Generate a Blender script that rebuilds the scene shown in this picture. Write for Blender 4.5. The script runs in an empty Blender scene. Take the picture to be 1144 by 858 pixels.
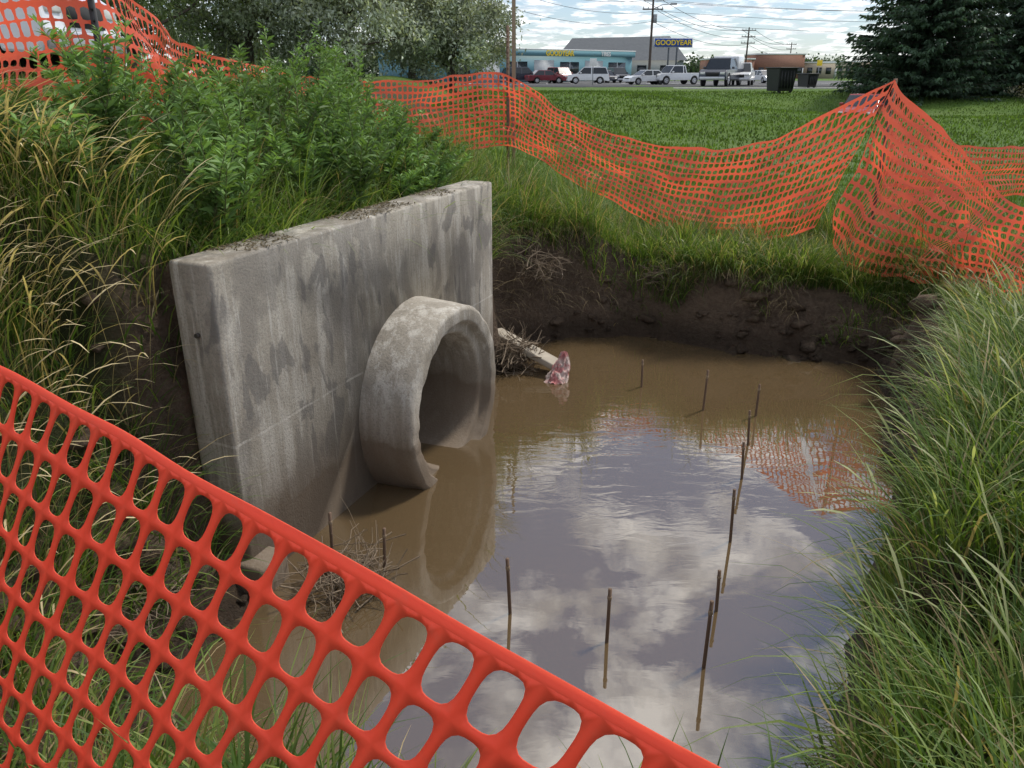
import bpy, math, random, bmesh
import numpy as np
from mathutils import Vector, Matrix
rng=np.random.default_rng(7); random.seed(7)
scene=bpy.context.scene
scene.view_settings.view_transform='Standard'
scene.view_settings.look='None'
scene.view_settings.exposure=0

# ---------------------------------------------------------------- helpers
def link(o):
    scene.collection.objects.link(o); return o
def empty(name,loc=(0,0,0),rotz=0):
    e=bpy.data.objects.new(name,None); e.location=loc; e.rotation_euler=(0,0,rotz); e.empty_display_size=.2
    return link(e)
def mesh_np(name,V,F,mat=None,col=None,smooth=False,parent=None):
    V=np.asarray(V,dtype=np.float32).reshape(-1,3)
    if not isinstance(F,(list,tuple)): F=[F]
    me=bpy.data.meshes.new(name)
    me.vertices.add(len(V)); me.vertices.foreach_set('co',V.ravel())
    tot=np.concatenate([np.full(len(f),f.shape[1],dtype=np.int32) for f in F])
    li=np.concatenate([f.ravel() for f in F]).astype(np.int32)
    st=np.concatenate([[0],np.cumsum(tot)[:-1]]).astype(np.int32)
    me.loops.add(len(li)); me.loops.foreach_set('vertex_index',li)
    me.polygons.add(len(tot)); me.polygons.foreach_set('loop_start',st); me.polygons.foreach_set('loop_total',tot)
    if smooth: me.polygons.foreach_set('use_smooth',np.ones(len(tot),dtype=bool))
    me.update(calc_edges=True); me.validate()
    if col is not None:
        c=np.ones((len(V),4),dtype=np.float32); c[:,:3]=col
        a=me.color_attributes.new('Col','FLOAT_COLOR','POINT'); a.data.foreach_set('color',c.ravel())
    o=bpy.data.objects.new(name,me); link(o)
    if mat: me.materials.append(mat)
    if parent: o.parent=parent
    return o
T=rng.random((256,256))
def vn(x,y,f=1.0,o=0):
    X=np.asarray(x)*f+o*17.31; Y=np.asarray(y)*f+o*31.77
    xi=np.floor(X).astype(int); yi=np.floor(Y).astype(int)
    fx=X-xi; fy=Y-yi; fx=fx*fx*(3-2*fx); fy=fy*fy*(3-2*fy)
    a=T[xi%256,yi%256]; b=T[(xi+1)%256,yi%256]; c=T[xi%256,(yi+1)%256]; d=T[(xi+1)%256,(yi+1)%256]
    return (a*(1-fx)+b*fx)*(1-fy)+(c*(1-fx)+d*fx)*fy
def ss(t):
    t=np.clip(t,0,1); return t*t*(3-2*t)

# ---------------------------------------------------------------- materials
def newmat(name):
    m=bpy.data.materials.new(name); m.use_nodes=True; nt=m.node_tree
    return m,nt,nt.nodes['Principled BSDF']
def N(nt,t,**k):
    n=nt.nodes.new(t)
    for a,b in k.items(): setattr(n,a,b)
    return n
def ramp(nt,src,stops):
    r=N(nt,'ShaderNodeValToRGB'); e=r.color_ramp.elements
    while len(e)<len(stops): e.new(.5)
    for el,(p,c) in zip(e,stops):
        el.position=p; el.color=(c[0],c[1],c[2],1) if not isinstance(c,(int,float)) else (c,c,c,1)
    nt.links.new(src,r.inputs[0]); return r.outputs[0]
def noise(nt,scale,detail=6,rough=.6,vec=None,dist=0):
    n=N(nt,'ShaderNodeTexNoise'); n.inputs['Scale'].default_value=scale; n.inputs['Detail'].default_value=detail
    n.inputs['Roughness'].default_value=rough; n.inputs['Distortion'].default_value=dist
    if vec is not None: nt.links.new(vec,n.inputs['Vector'])
    return n.outputs['Fac']
def mix(nt,fac,a,b,mode='MIX'):
    m=N(nt,'ShaderNodeMix',data_type='RGBA',blend_type=mode)
    for i,v in ((0,fac),(6,a),(7,b)):
        if hasattr(v,'links'): nt.links.new(v,m.inputs[i])
        else: m.inputs[i].default_value=v if i==0 else (v[0],v[1],v[2],1)
    return m.outputs[2]
def coord(nt,scale=(1,1,1),kind='Object'):
    t=N(nt,'ShaderNodeTexCoord'); m=N(nt,'ShaderNodeMapping'); m.inputs['Scale'].default_value=scale
    nt.links.new(t.outputs[kind],m.inputs['Vector']); return m.outputs[0]
def bump(nt,b,h,strength=.3,dist=.02):
    n=N(nt,'ShaderNodeBump'); n.inputs['Strength'].default_value=strength; n.inputs['Distance'].default_value=dist
    nt.links.new(h,n.inputs['Height']); nt.links.new(n.outputs[0],b.inputs['Normal'])
def simple(name,c,rough=.6,metal=0,var=.15,scale=6):
    m,nt,b=newmat(name)
    f=noise(nt,scale,5,.6,coord(nt))
    o=mix(nt,f,[x*(1-var) for x in c],[min(1,x*(1+var)) for x in c])
    nt.links.new(o,b.inputs['Base Color']); b.inputs['Roughness'].default_value=rough; b.inputs['Metallic'].default_value=metal
    return m
def leafmat(name,trans=.35,rough=.5):
    m,nt,b=newmat(name); a=N(nt,'ShaderNodeAttribute'); a.attribute_name='Col'
    nt.links.new(a.outputs['Color'],b.inputs['Base Color']); b.inputs['Roughness'].default_value=rough
    b.inputs['Specular IOR Level'].default_value=.35
    tr=N(nt,'ShaderNodeBsdfTranslucent'); c=mix(nt,1.0,a.outputs['Color'],(1.5,1.5,.7),'MULTIPLY'); nt.links.new(c,tr.inputs[0])
    ms=N(nt,'ShaderNodeMixShader'); ms.inputs[0].default_value=trans
    nt.links.new(b.outputs[0],ms.inputs[1]); nt.links.new(tr.outputs[0],ms.inputs[2])
    nt.links.new(ms.outputs[0],nt.nodes['Material Output'].inputs[0]); return m
M_grass=leafmat('grass_blade',.38); M_leaf=leafmat('leaf',.25,.6); M_dry=leafmat('dry_grass',.25,.7)

def concrete(name,wall=True):
    m,nt,b=newmat(name); co=coord(nt)
    big=noise(nt,1.5,8,.68,co); st=noise(nt,1.0,8,.72,coord(nt,(8,8,.9))); fine=noise(nt,70,4,.7,co)
    blot=noise(nt,1.0,6,.55,coord(nt,(3.2,3.2,1.5)),.5); pat=noise(nt,1.0,5,.5,coord(nt,(5.5,5.5,2.4)),.6)
    c=mix(nt,ramp(nt,big,[(.35,0),(.65,1)]),(.235,.208,.165),(.42,.385,.32))
    c=mix(nt,ramp(nt,st,[(.48,0),(.60,.75)]),c,(.53,.50,.44))
    if wall:
        c=mix(nt,ramp(nt,blot,[(.50,0),(.54,.5),(.8,.75)]),c,(.185,.168,.145))
        c=mix(nt,ramp(nt,pat,[(.57,0),(.60,.6),(.8,.75)]),c,(.135,.126,.115))
    c=mix(nt,ramp(nt,noise(nt,1.0,4,.6,coord(nt,(22,22,1.2))),[(.61,0),(.67,.5)]),c,(.58,.555,.50))
    c=mix(nt,ramp(nt,fine,[(.35,.4),(.5,0)]),c,(.12,.11,.1))
    g=N(nt,'ShaderNodeNewGeometry'); s=N(nt,'ShaderNodeSeparateXYZ'); nt.links.new(g.outputs['Position'],s.inputs[0])
    ad=N(nt,'ShaderNodeMath',operation='MULTIPLY_ADD'); nt.links.new(big,ad.inputs[0]); ad.inputs[1].default_value=-.7; nt.links.new(s.outputs[2],ad.inputs[2])
    low=ramp(nt,ad.outputs[0],[(.0,.85),(.05,.6),(.34,0)])
    c=mix(nt,low,c,(.14,.10,.065))
    if wall:
        wob=N(nt,'ShaderNodeMath',operation='MULTIPLY_ADD'); nt.links.new(noise(nt,3,3,.5,co),wob.inputs[0]); wob.inputs[1].default_value=.05; nt.links.new(s.outputs[2],wob.inputs[2])
        ln=N(nt,'ShaderNodeMath',operation='COMPARE'); nt.links.new(wob.outputs[0],ln.inputs[0]); ln.inputs[1].default_value=.86; ln.inputs[2].default_value=.007
        lm=N(nt,'ShaderNodeMath',operation='MULTIPLY'); nt.links.new(ln.outputs[0],lm.inputs[0]); nt.links.new(ramp(nt,st,[(.4,.0),(.55,.7)]),lm.inputs[1])
        c=mix(nt,lm.outputs[0],c,(.55,.52,.46))
        tp=ramp(nt,s.outputs[2],[(.0,0),(.5,0)])
        mrt=N(nt,'ShaderNodeMapRange'); nt.links.new(s.outputs[2],mrt.inputs[0]); mrt.inputs[1].default_value=1.765; mrt.inputs[2].default_value=1.774
        mm=N(nt,'ShaderNodeMath',operation='MULTIPLY'); nt.links.new(mrt.outputs[0],mm.inputs[0]); nt.links.new(ramp(nt,noise(nt,7,7,.7,co),[(.42,0),(.6,.8)]),mm.inputs[1])
        c=mix(nt,mm.outputs[0],c,(.17,.145,.11))
    nt.links.new(c,b.inputs['Base Color']); b.inputs['Roughness'].default_value=.88
    hh=mix(nt,.5,fine,noise(nt,14,6,.7,co)); bump(nt,b,hh,.6,.012)
    return m
M_conc=concrete('concrete_weathered'); M_conc2=concrete('concrete_pipe_mat',False)

def orange():
    m,nt,b=newmat('orange_plastic')
    f=noise(nt,3,4,.5,coord(nt)); c=mix(nt,f,(.92,.125,.060),(.96,.185,.095))
    f2=noise(nt,25,5,.7,coord(nt)); c=mix(nt,ramp(nt,f2,[(.55,0),(.8,.35)]),c,(.7,.26,.17))
    nt.links.new(c,b.inputs['Base Color']); b.inputs['Roughness'].default_value=.5
    tr=N(nt,'ShaderNodeBsdfTranslucent'); nt.links.new(c,tr.inputs[0])
    ms=N(nt,'ShaderNodeMixShader'); ms.inputs[0].default_value=.5
    nt.links.new(b.outputs[0],ms.inputs[1]); nt.links.new(tr.outputs[0],ms.inputs[2])
    nt.links.new(ms.outputs[0],nt.nodes['Material Output'].inputs[0]); return m
M_or=orange()

# ---------------------------------------------------------------- terrain
NX,NY=-1.40,3.576; AX,AY=.385,.922; nX,nY=.922,-.385
def wall_so(x,y):
    return (x-NX)*AX+(y-NY)*AY,(x-NX)*nX+(y-NY)*nY
def wp(s,o): return (NX+s*AX+o*nX,NY+s*AY+o*nY)
POLY=np.array([wp(-.02,-.13),wp(3.2,-.13),(-.14,7.1),(-.11,7.67),(.63,7.82),(1.39,7.87),(2.17,7.6),(2.87,7.28),(3.5,7.0),
 (3.38,6.4),(3.05,5.77),(2.72,5.0),(2.50,4.49),(2.03,3.7),(1.62,3.11),(1.35,2.65),(1.18,2.38),(.9,2.0),(0,1.85),(-.9,1.95),(-1.5,2.3),(-1.5,2.87),(-1.32,3.4)])
def sdist(x,y):
    x=np.asarray(x,float); y=np.asarray(y,float)
    d=np.full(x.shape,1e9); ins=np.zeros(x.shape,bool)
    n=len(POLY)
    for i in range(n):
        ax,ay=POLY[i]; bx,by=POLY[(i+1)%n]
        ex,ey=bx-ax,by-ay
        t=np.clip(((x-ax)*ex+(y-ay)*ey)/(ex*ex+ey*ey),0,1)
        d=np.minimum(d,np.hypot(x-ax-t*ex,y-ay-t*ey))
        c=((ay>y)!=(by>y)); xx=ax+(y-ay)*ex/(ey if abs(ey)>1e-9 else 1e-9)
        ins^=(c&(x<xx))
    return np.where(ins,-d,d)
def base_h(x,y):
    left=ss((-x+1.0)/5.5)
    h=1.0+1.42*left*ss((y-.3)/2.8)
    h=h-.26*ss((x-.6)/.9)*ss((y-6.6)/.8)*(1-ss((y-9.4)/3))*(1-ss((x-3.2)/1.0)*.6)
    h=h-.16*ss((x-2.2)/1.0)*ss((y-4.2)/1.2)*(1-ss((y-8.0)/2))
    h=h-.75*np.exp(-((y-22)/9)**2)*ss((x-0)/7)
    f=ss((y-30)/40); h=h*(1-f)+1.3*f
    h=h-1.35*np.exp(-(((x-20)/8)**2+((y-46)/7)**2))
    h=h+.45*np.exp(-(((x-5)/7)**2+((y-46)/9)**2))
    h=h+.07*(vn(x,y,.16,71)-.5)*ss((y-11)/6)
    return h
def height(x,y):
    x=np.asarray(x,float); y=np.asarray(y,float)
    s,o=wall_so(x,y); d=sdist(x,y)
    nearwall=(s>-.1)&(s<3.35)&(o<.1)&(o>-1.2)
    nz=np.where(nearwall,0,1)
    bk=ss((y-6.2)/1.0)
    d2=d+nz*((vn(x,y,2.2,1)-.5)*.22+(vn(x,y,7,2)-.5)*.11+bk*(vn(x,y,1.1,21)-.5)*.50)
    H=base_h(x,y)+nz*((vn(x,y,1.1,3)-.5)*.20+(vn(x,y,5,4)-.5)*.05)*np.exp(-np.maximum(0,d-8)/30)
    w=.36+.14*vn(x,y,1.5,6)
    w=w+1.4*ss((3.72-y)/.35)*ss((-x-.75)/.4)
    w=np.where(y<2.4,np.maximum(w,.95),w)
    w=np.where(nearwall&(s>.12),.11,w)
    t=np.clip(d2/w,0,1)
    f=1-(1-t)**2.0
    f=f*(1+nz*(1-t)*((vn(x,y,9,31)-.5)*.6+(vn(x,y,3.3,32)-.5)*.7)*np.minimum(1,t*4))
    return np.where(d2<0,np.maximum(-.45,d2*1.3),H*f)
def axis(a,b,step,lo,hi,g=1.16):
    c=list(np.arange(a,b+1e-6,step)); st=step; v=b
    while v<hi: st*=g; v+=st; c.append(min(v,hi))
    st=step; v=a; l=[]
    while v>lo: st*=g; v-=st; l.append(max(v,lo))
    return np.array(l[::-1]+c)
gx=axis(-5,5.5,.05,-500,500,1.12); gy=axis(.2,10.2,.05,-60,900,1.09)
X,Y=np.meshgrid(gx,gy,indexing='ij'); Z=height(X,Y)
nx,ny=len(gx),len(gy)
idx=np.arange(nx*ny).reshape(nx,ny)
F=np.stack([idx[:-1,:-1],idx[1:,:-1],idx[1:,1:],idx[:-1,1:]],-1).reshape(-1,4)
Vt=np.stack([X,Y,Z],-1).reshape(-1,3)
cz=Vt[F][:,:,2].min(1); cc=Vt[F].mean(1); s_,o_=wall_so(cc[:,0],cc[:,1])
kill=(s_>1.0)&(s_<2.6)&(o_>-.6)&(o_<.15)&(cz<1.05)
F=F[~kill]
dT=sdist(X,Y).ravel()
lawn=np.clip(ss((Y.ravel()-9.3)/.8)+ss((X.ravel()-5.2)/1),0,1)*(ss((X.ravel()+2)/1.0))
lawn=np.maximum(lawn,ss((Y.ravel()-24)/4))
col=np.stack([lawn,ss((Vt[:,2]-.50)/.4)*ss((dT-.25)/.25),np.zeros(len(Vt))],-1)
mt,nt,b=newmat('ground_soil')
at=N(nt,'ShaderNodeAttribute'); at.attribute_name='Col'; sp=N(nt,'ShaderNodeSeparateColor'); nt.links.new(at.outputs['Color'],sp.inputs[0])
co=coord(nt); n1=noise(nt,3,8,.65,co); n2=noise(nt,28,6,.7,co)
mud=mix(nt,ramp(nt,n1,[(.3,0),(.7,1)]),(.055,.038,.027),(.17,.12,.083)); mud=mix(nt,ramp(nt,n2,[(.45,0),(.75,.6)]),mud,(.22,.17,.12))
wet=N(nt,'ShaderNodeNewGeometry'); wz=N(nt,'ShaderNodeSeparateXYZ'); nt.links.new(wet.outputs['Position'],wz.inputs[0])
wf=N(nt,'ShaderNodeMath',operation='MULTIPLY_ADD'); nt.links.new(n1,wf.inputs[0]); wf.inputs[1].default_value=-.25; nt.links.new(wz.outputs[2],wf.inputs[2])
mud=mix(nt,ramp(nt,wf.outputs[0],[(.0,.65),(.16,0)]),mud,(.030,.020,.013))
und=mix(nt,n2,(.025,.034,.012),(.07,.075,.03))
c=mix(nt,sp.outputs[1],mud,und)
n3=noise(nt,.35,6,.6,co); n4=noise(nt,6,8,.8,co); n5=noise(nt,1.0,4,.6,coord(nt,(.05,.35,.3)))
lw=mix(nt,ramp(nt,n3,[(.3,0),(.7,1)]),(.055,.115,.014),(.10,.17,.024)); lw=mix(nt,ramp(nt,n4,[(.35,.8),(.55,0)]),lw,(.030,.070,.010)); lw=mix(nt,ramp(nt,n5,[(.45,0),(.6,.35)]),lw,(.13,.175,.04))
c=mix(nt,sp.outputs[0],c,lw); nt.links.new(c,b.inputs['Base Color'])
rr=ramp(nt,wz.outputs[2],[(.0,.35),(.25,.65),(.6,.95)]); nt.links.new(rr,b.inputs['Roughness']); b.inputs['Specular IOR Level'].default_value=.25
bump(nt,b,mix(nt,.6,n1,n2),1.0,.08)
mesh_np('ground',Vt,F,mt,col,True)

# ---------------------------------------------------------------- water
mw,nt,b=newmat('muddy_water')
co=coord(nt); n1=noise(nt,.8,4,.5,co)
c=mix(nt,n1,(.092,.062,.031),(.120,.083,.043)); nt.links.new(c,b.inputs['Base Color'])
b.inputs['Roughness'].default_value=.015; b.inputs['IOR'].default_value=2.6
w1=noise(nt,1.0,3,.5,coord(nt,(3.5,9,1)),.8); w2=noise(nt,1,3,.5,coord(nt,(1.2,2.0,1)),.3)
sx=N(nt,'ShaderNodeSeparateXYZ'); nt.links.new(co,sx.inputs[0])
mr=N(nt,'ShaderNodeMapRange'); nt.links.new(sx.outputs[1],mr.inputs[0]); mr.inputs[1].default_value=3.8; mr.inputs[2].default_value=5.4; mr.inputs[3].default_value=.04; mr.inputs[4].default_value=.55
mxr=N(nt,'ShaderNodeMapRange'); nt.links.new(sx.outputs[0],mxr.inputs[0]); mxr.inputs[1].default_value=1.0; mxr.inputs[2].default_value=2.2; mxr.inputs[3].default_value=1.0; mxr.inputs[4].default_value=.22
mu0=N(nt,'ShaderNodeMath',operation='MULTIPLY'); nt.links.new(mxr.outputs[0],mu0.inputs[0]); nt.links.new(mr.outputs[0],mu0.inputs[1])
mu=N(nt,'ShaderNodeMath',operation='MULTIPLY'); nt.links.new(w1,mu.inputs[0]); nt.links.new(mu0.outputs[0],mu.inputs[1])
m2=N(nt,'ShaderNodeMath',operation='MULTIPLY_ADD'); nt.links.new(w2,m2.inputs[0]); m2.inputs[1].default_value=.18; nt.links.new(mu.outputs[0],m2.inputs[2])
bump(nt,b,m2.outputs[0],.2,.025)
xs=np.linspace(-2.9,4.3,40); ys=np.linspace(1.3,8.9,40); A,B=np.meshgrid(xs,ys,indexing='ij')
ii=np.arange(1600).reshape(40,40); FW=np.stack([ii[:-1,:-1],ii[1:,:-1],ii[1:,1:],ii[:-1,1:]],-1).reshape(-1,4)
mesh_np('water',np.stack([A,B,np.zeros_like(A)],-1),FW,mw)

# ---------------------------------------------------------------- generic mesh parts
def box(name,lo,hi,mat,parent=None,bev=0,rot=None,loc=None):
    x0,y0,z0=lo; x1,y1,z1=hi
    V=[(x0,y0,z0),(x1,y0,z0),(x1,y1,z0),(x0,y1,z0),(x0,y0,z1),(x1,y0,z1),(x1,y1,z1),(x0,y1,z1)]
    Fq=np.array([(0,3,2,1),(4,5,6,7),(0,1,5,4),(1,2,6,5),(2,3,7,6),(3,0,4,7)])
    o=mesh_np(name,V,Fq,mat,parent=parent)
    if bev:
        m=o.modifiers.new('b','BEVEL'); m.width=bev; m.segments=2
    if rot: o.rotation_euler=rot
    if loc: o.location=loc
    return o
def tube_arrays(lines,sides=5):
    Vs=[];Fs=[];n0=0
    for pts,rad in lines:
        pts=np.asarray(pts,float); k=len(pts); rad=np.broadcast_to(np.asarray(rad,float),(k,))
        tg=np.gradient(pts,axis=0); tg/=np.linalg.norm(tg,axis=1)[:,None]+1e-9
        ref=np.array([0,0,1.]) if abs(tg[0][2])<.9 else np.array([1.,0,0])
        u=np.cross(tg,ref); u/=np.linalg.norm(u,axis=1)[:,None]+1e-9; v=np.cross(tg,u)
        a=np.arange(sides)*2*math.pi/sides
        ring=pts[:,None,:]+rad[:,None,None]*(np.cos(a)[None,:,None]*u[:,None,:]+np.sin(a)[None,:,None]*v[:,None,:])
        Vs.append(ring.reshape(-1,3))
        i=np.arange(k-1)[:,None]*sides; j=np.arange(sides)[None,:]; j2=(j+1)%sides
        Fs.append((np.stack([i+j,i+j2,i+sides+j2,i+sides+j],-1).reshape(-1,4)+n0)); n0+=k*sides
    return np.concatenate(Vs),np.concatenate(Fs)
def tubes(name,lines,mat,sides=5,parent=None,col=None):
    V,Fq=tube_arrays(lines,sides); c=None
    if col is not None: c=np.tile(np.array(col),(len(V),1))
    return mesh_np(name,V,Fq,mat,c,True,parent)
def cyl(name,p0,p1,r,mat,parent=None,sides=16):
    p0=np.array(p0,float);p1=np.array(p1,float)
    e=(p1-p0)/np.linalg.norm(p1-p0)*r*.001
    return tubes(name,[([p0,p0+e,p0+2*e,p1-2*e,p1-e,p1],[0.0001,r*.98,r,r,r*.98,0.0001])],mat,sides,parent)

# ---------------------------------------------------------------- headwall + pipe
HW=empty('concrete_headwall',(NX,NY,0),math.atan2(AY,AX))
w=box('wall_slab',(0,0,-.6),(3.22,.25,1.775),M_conc,HW)
def disc_cutter():
    n=64;a=np.arange(n)*2*math.pi/n
    V=[(1.8+.6*math.cos(t),-.2,.45+.6*math.sin(t)) for t in a]+[(1.8+.6*math.cos(t),.5,.45+.6*math.sin(t)) for t in a]
    me=bpy.data.meshes.new('c'); me.from_pydata(V,[],[tuple(range(n))[::-1],tuple(range(n,2*n))]+[(i,(i+1)%n,n+(i+1)%n,n+i) for i in range(n)])
    o=bpy.data.objects.new('c',me); link(o); o.parent=HW
    bm=bmesh.new(); bm.from_mesh(me); bmesh.ops.recalc_face_normals(bm,faces=bm.faces); bm.to_mesh(me); bm.free()
    return o
cut=disc_cutter(); bpy.context.view_layer.update()
bv=w.modifiers.new('bev','BEVEL'); bv.width=.018; bv.segments=2
md=w.modifiers.new('bool','BOOLEAN'); md.object=cut; md.operation='DIFFERENCE'; md.solver='EXACT'
dg=bpy.context.evaluated_depsgraph_get(); me=bpy.data.meshes.new_from_object(w.evaluated_get(dg)); w.modifiers.clear(); w.data=me
bpy.data.objects.remove(cut)
prof=[(.04,.705),(-.20,.69),(-.29,.68),(-.335,.674),(-.352,.664),(-.362,.645),(-.362,.640),(-.362,.575),(-.360,.570),(-.352,.562),(-.30,.550),(-.295,.545),(-.293,.50),(-.292,.495),(-.285,.485),(-.27,.475),(-.1,.47),(.3,.465),(1.2,.46),(4.0,.46)]
n=96;a=np.arange(n)*2*math.pi/n
V=[]
for yy,r in prof:
    for t in a:
        q=r+.010*(vn(t*3,yy*8,1.7,5)-.5)
        if yy<-.34: q+=.012*(vn(t*9,1,1.5,9)-.5)
        V.append((1.8+q*math.cos(t),yy+(.015*(vn(t*6,2,1.5,8)-.5) if yy<-.34 else 0),.45+q*math.sin(t)))
k=len(prof);i=np.arange(k-1)[:,None]*n;j=np.arange(n)[None,:];j2=(j+1)%n
FP=np.stack([i+j,i+j2,i+n+j2,i+n+j],-1).reshape(-1,4)
p=mesh_np('drain_pipe',V,FP,M_conc2,smooth=True,parent=HW)
box('footing_toe',(-.06,-.12,-.4),(.16,.3,.17),M_conc,HW,.02)
cyl('tie_hole',(-.002,.12,1.42),(-.02,.12,1.42),.012,simple('tie_dark',(.05,.045,.04)),HW)
nC=2200; s=rng.random(nC)*3.1+.05; o=.23-rng.random(nC)**1.5*.23; keep=vn(s,o,3,2)>.38; s=s[keep];o=o[keep]
ang=rng.random(len(s))*6.28; L=.005+.016*rng.random(len(s)); W=.0015+.003*rng.random(len(s))
P=np.stack([s,o,np.full(len(s),1.779)],-1); dx=np.stack([np.cos(ang)*L,np.sin(ang)*L,rng.random(len(s))*.006],-1); dy=np.stack([-np.sin(ang)*W,np.cos(ang)*W,0*L],-1)
V=np.stack([P-dx-dy,P+dx-dy,P+dx+dy,P-dx+dy],1).reshape(-1,3)
cl=mesh_np('grass_clippings',V,np.arange(len(V)).reshape(-1,4),M_dry,np.repeat(np.array([[.13,.10,.055]])*(.4+rng.random((len(s),1))),4,0)); cl.parent=HW

# ---------------------------------------------------------------- orange mesh fences
def cr(P,t):
    P=np.asarray(P,float); n=len(P)-1; x=np.clip(t,0,1)*n; i=np.minimum(np.floor(x).astype(int),n-1); f=(x-i)[...,None]
    g=lambda k:P[np.clip(k,0,n)]
    p0,p1,p2,p3=g(i-1),g(i),g(i+1),g(i+2)
    return .5*((2*p1)+(-p0+p2)*f+(2*p0-5*p1+4*p2-p3)*f**2+(-p0+3*p1-3*p2+p3)*f**3)
def fence(name,top,bot,pitch,rows,hw=.74,hh=.82,nh=8,bulge=.05,wob=.012,seed=1,band=.3,thick=0,pw=3.2,mat=M_or,wf=3.0):
    top=np.array(top,float);bot=np.array(bot,float)
    tt=np.linspace(0,1,400); ct=cr(top,tt); cb=cr(bot,tt); md=(ct+cb)/2
    al=np.concatenate([[0],np.cumsum(np.linalg.norm(np.diff(md,axis=0),axis=1))]); Ltot=al[-1]
    cols=int(Ltot/pitch)
    def S(u,v):
        t=np.interp(u/cols*Ltot,al,tt)
        a=cr(top,t); b_=cr(bot,t); vv=(v/rows)[...,None]
        p=a*(1-vv)+b_*vv
        d=cr(md,np.clip(t+.01,0,1))-cr(md,np.clip(t-.01,0,1)); nn=np.stack([d[...,1],-d[...,0],0*d[...,0]],-1); nn/=np.linalg.norm(nn,axis=-1)[...,None]+1e-9
        q=(vn(u/cols*Ltot,v/rows*1.2,wf,seed)-.5)*2*bulge
        p=p+nn*q[...,None]*(.35+.65*np.minimum(1,v/rows*2))[...,None]
        p[...,2]+=(vn(u/cols*Ltot,v*.3,5,seed+3)-.5)*2*wob
        return p
    ang=(np.arange(nh)+.0)*2*math.pi/nh
    c,s=np.cos(ang),np.sin(ang); m=np.maximum(abs(c),abs(s)); ox,oy=c/m*.5,s/m*.5
    k=(abs(c)**pw+abs(s)**pw)**(-1/pw); ixx,iyy=c*k*.5*hw,s*k*.5*hh
    I,J=np.meshgrid(np.arange(cols),np.arange(rows),indexing='ij'); I=I.ravel()[:,None]+.5; J=J.ravel()[:,None]+.5
    U=np.concatenate([I+ox,I+ixx],1); Vv=np.concatenate([J+oy,J+iyy],1)
    V=S(U,Vv).reshape(-1,3); nc=len(I); bs=(np.arange(nc)*2*nh)[:,None]; j=np.arange(nh)[None,:]; j2=(j+1)%nh
    Fq=np.stack([bs+j,bs+j2,bs+nh+j2,bs+nh+j],-1).reshape(-1,4)
    for v0,v1 in ((-band,0.0),(rows,rows+band)):
        uu=np.arange(0,cols+.01,.5); a=S(uu,np.full(len(uu),float(v0)));b_=S(uu,np.full(len(uu),float(v1)))
        n0=len(V); V=np.concatenate([V,a,b_]); k_=len(uu); q=np.arange(k_-1)
        Fq=np.concatenate([Fq,np.stack([n0+q,n0+q+1,n0+k_+q+1,n0+k_+q],-1)])
    ob=mesh_np(name,V,Fq,mat,smooth=not thick)
    if thick:
        m_=ob.modifiers.new('w','WELD'); m_.merge_threshold=.0004
        m_=ob.modifiers.new('s','SOLIDIFY'); m_.thickness=thick; m_.offset=0
    return ob
ex,ey=.794,-.608
def fg(x,y,zt,zb,sh=.45,ln=.27):
    return (x,y,zt),(x-sh*ex-ln*.608,y-sh*ey-ln*.794,zb)
tb=[fg(-2.9,2.93,2.08,1.06),fg(-1.9,2.16,2.055,1.04),fg(-1.04,1.495,2.03,1.02),fg(-.43,1.03,2.0,1.0),fg(.177,.563,1.98,.98),fg(.62,.22,2.0,.98)]
fence('orange_safety_fence',[t for t,_ in tb],[b_ for _,b_ in tb],.073,10,.76,.83,24,.018,.006,3,.17,.0018,3.0)
top=[(-7.5,6.0,3.2),(-5.2,5.3,3.12),(-3.6,5.0,3.05),(-2.45,5.1,3.12),(-2.6,7.0,2.78),(-2.2,9.0,2.55),(-1.2,9.9,2.5),(-.1,10.3,2.56),(.65,9.9,2.14),(1.35,9.5,1.88),(2.1,9.3,1.78),(2.75,9.0,1.88),(3.35,8.7,2.2),(3.85,8.5,2.52)]
bot=[(-7.5,6.0,2.3),(-5.2,5.35,2.15),(-3.6,5.1,1.95),(-2.45,5.2,1.95),(-2.6,7.0,1.8),(-2.2,9.0,1.7),(-1.2,9.9,1.6),(-.1,10.3,1.75),(.5,9.85,1.52),(1.2,9.35,1.18),(1.85,9.15,.86),(2.5,8.95,.78),(3.0,8.75,.90),(3.3,8.6,1.05)]
fence('orange_safety_fence',top,bot,.064,14,.78,.74,8,.13,.02,5,.18)
top=[(3.85,8.48,2.5),(4.02,8.1,2.2),(4.1,7.5,1.92),(4.0,6.7,1.72),(3.95,6.0,1.60),(4.0,5.2,1.55),(4.3,4.2,1.6)]
bot=[(3.36,8.35,.95),(3.50,8.0,.80),(3.75,7.4,.78),(3.8,6.7,.85),(3.85,6.0,.92),(3.95,5.2,.98),(4.25,4.2,1.0)]
fence('orange_safety_fence',top,bot,.058,13,.74,.72,8,.16,.022,8,.22)
top=[(3.86,8.55,2.45),(5.0,9.4,1.85),(6.5,10.2,1.72),(9,11.2,1.6)]
bot=[(3.9,8.6,1.2),(5.0,9.4,1.2),(6.5,10.2,1.15),(9,11.2,1.0)]
fence('orange_safety_fence',top,bot,.065,9,.76,.74,8,.06,.015,9,.25)

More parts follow.
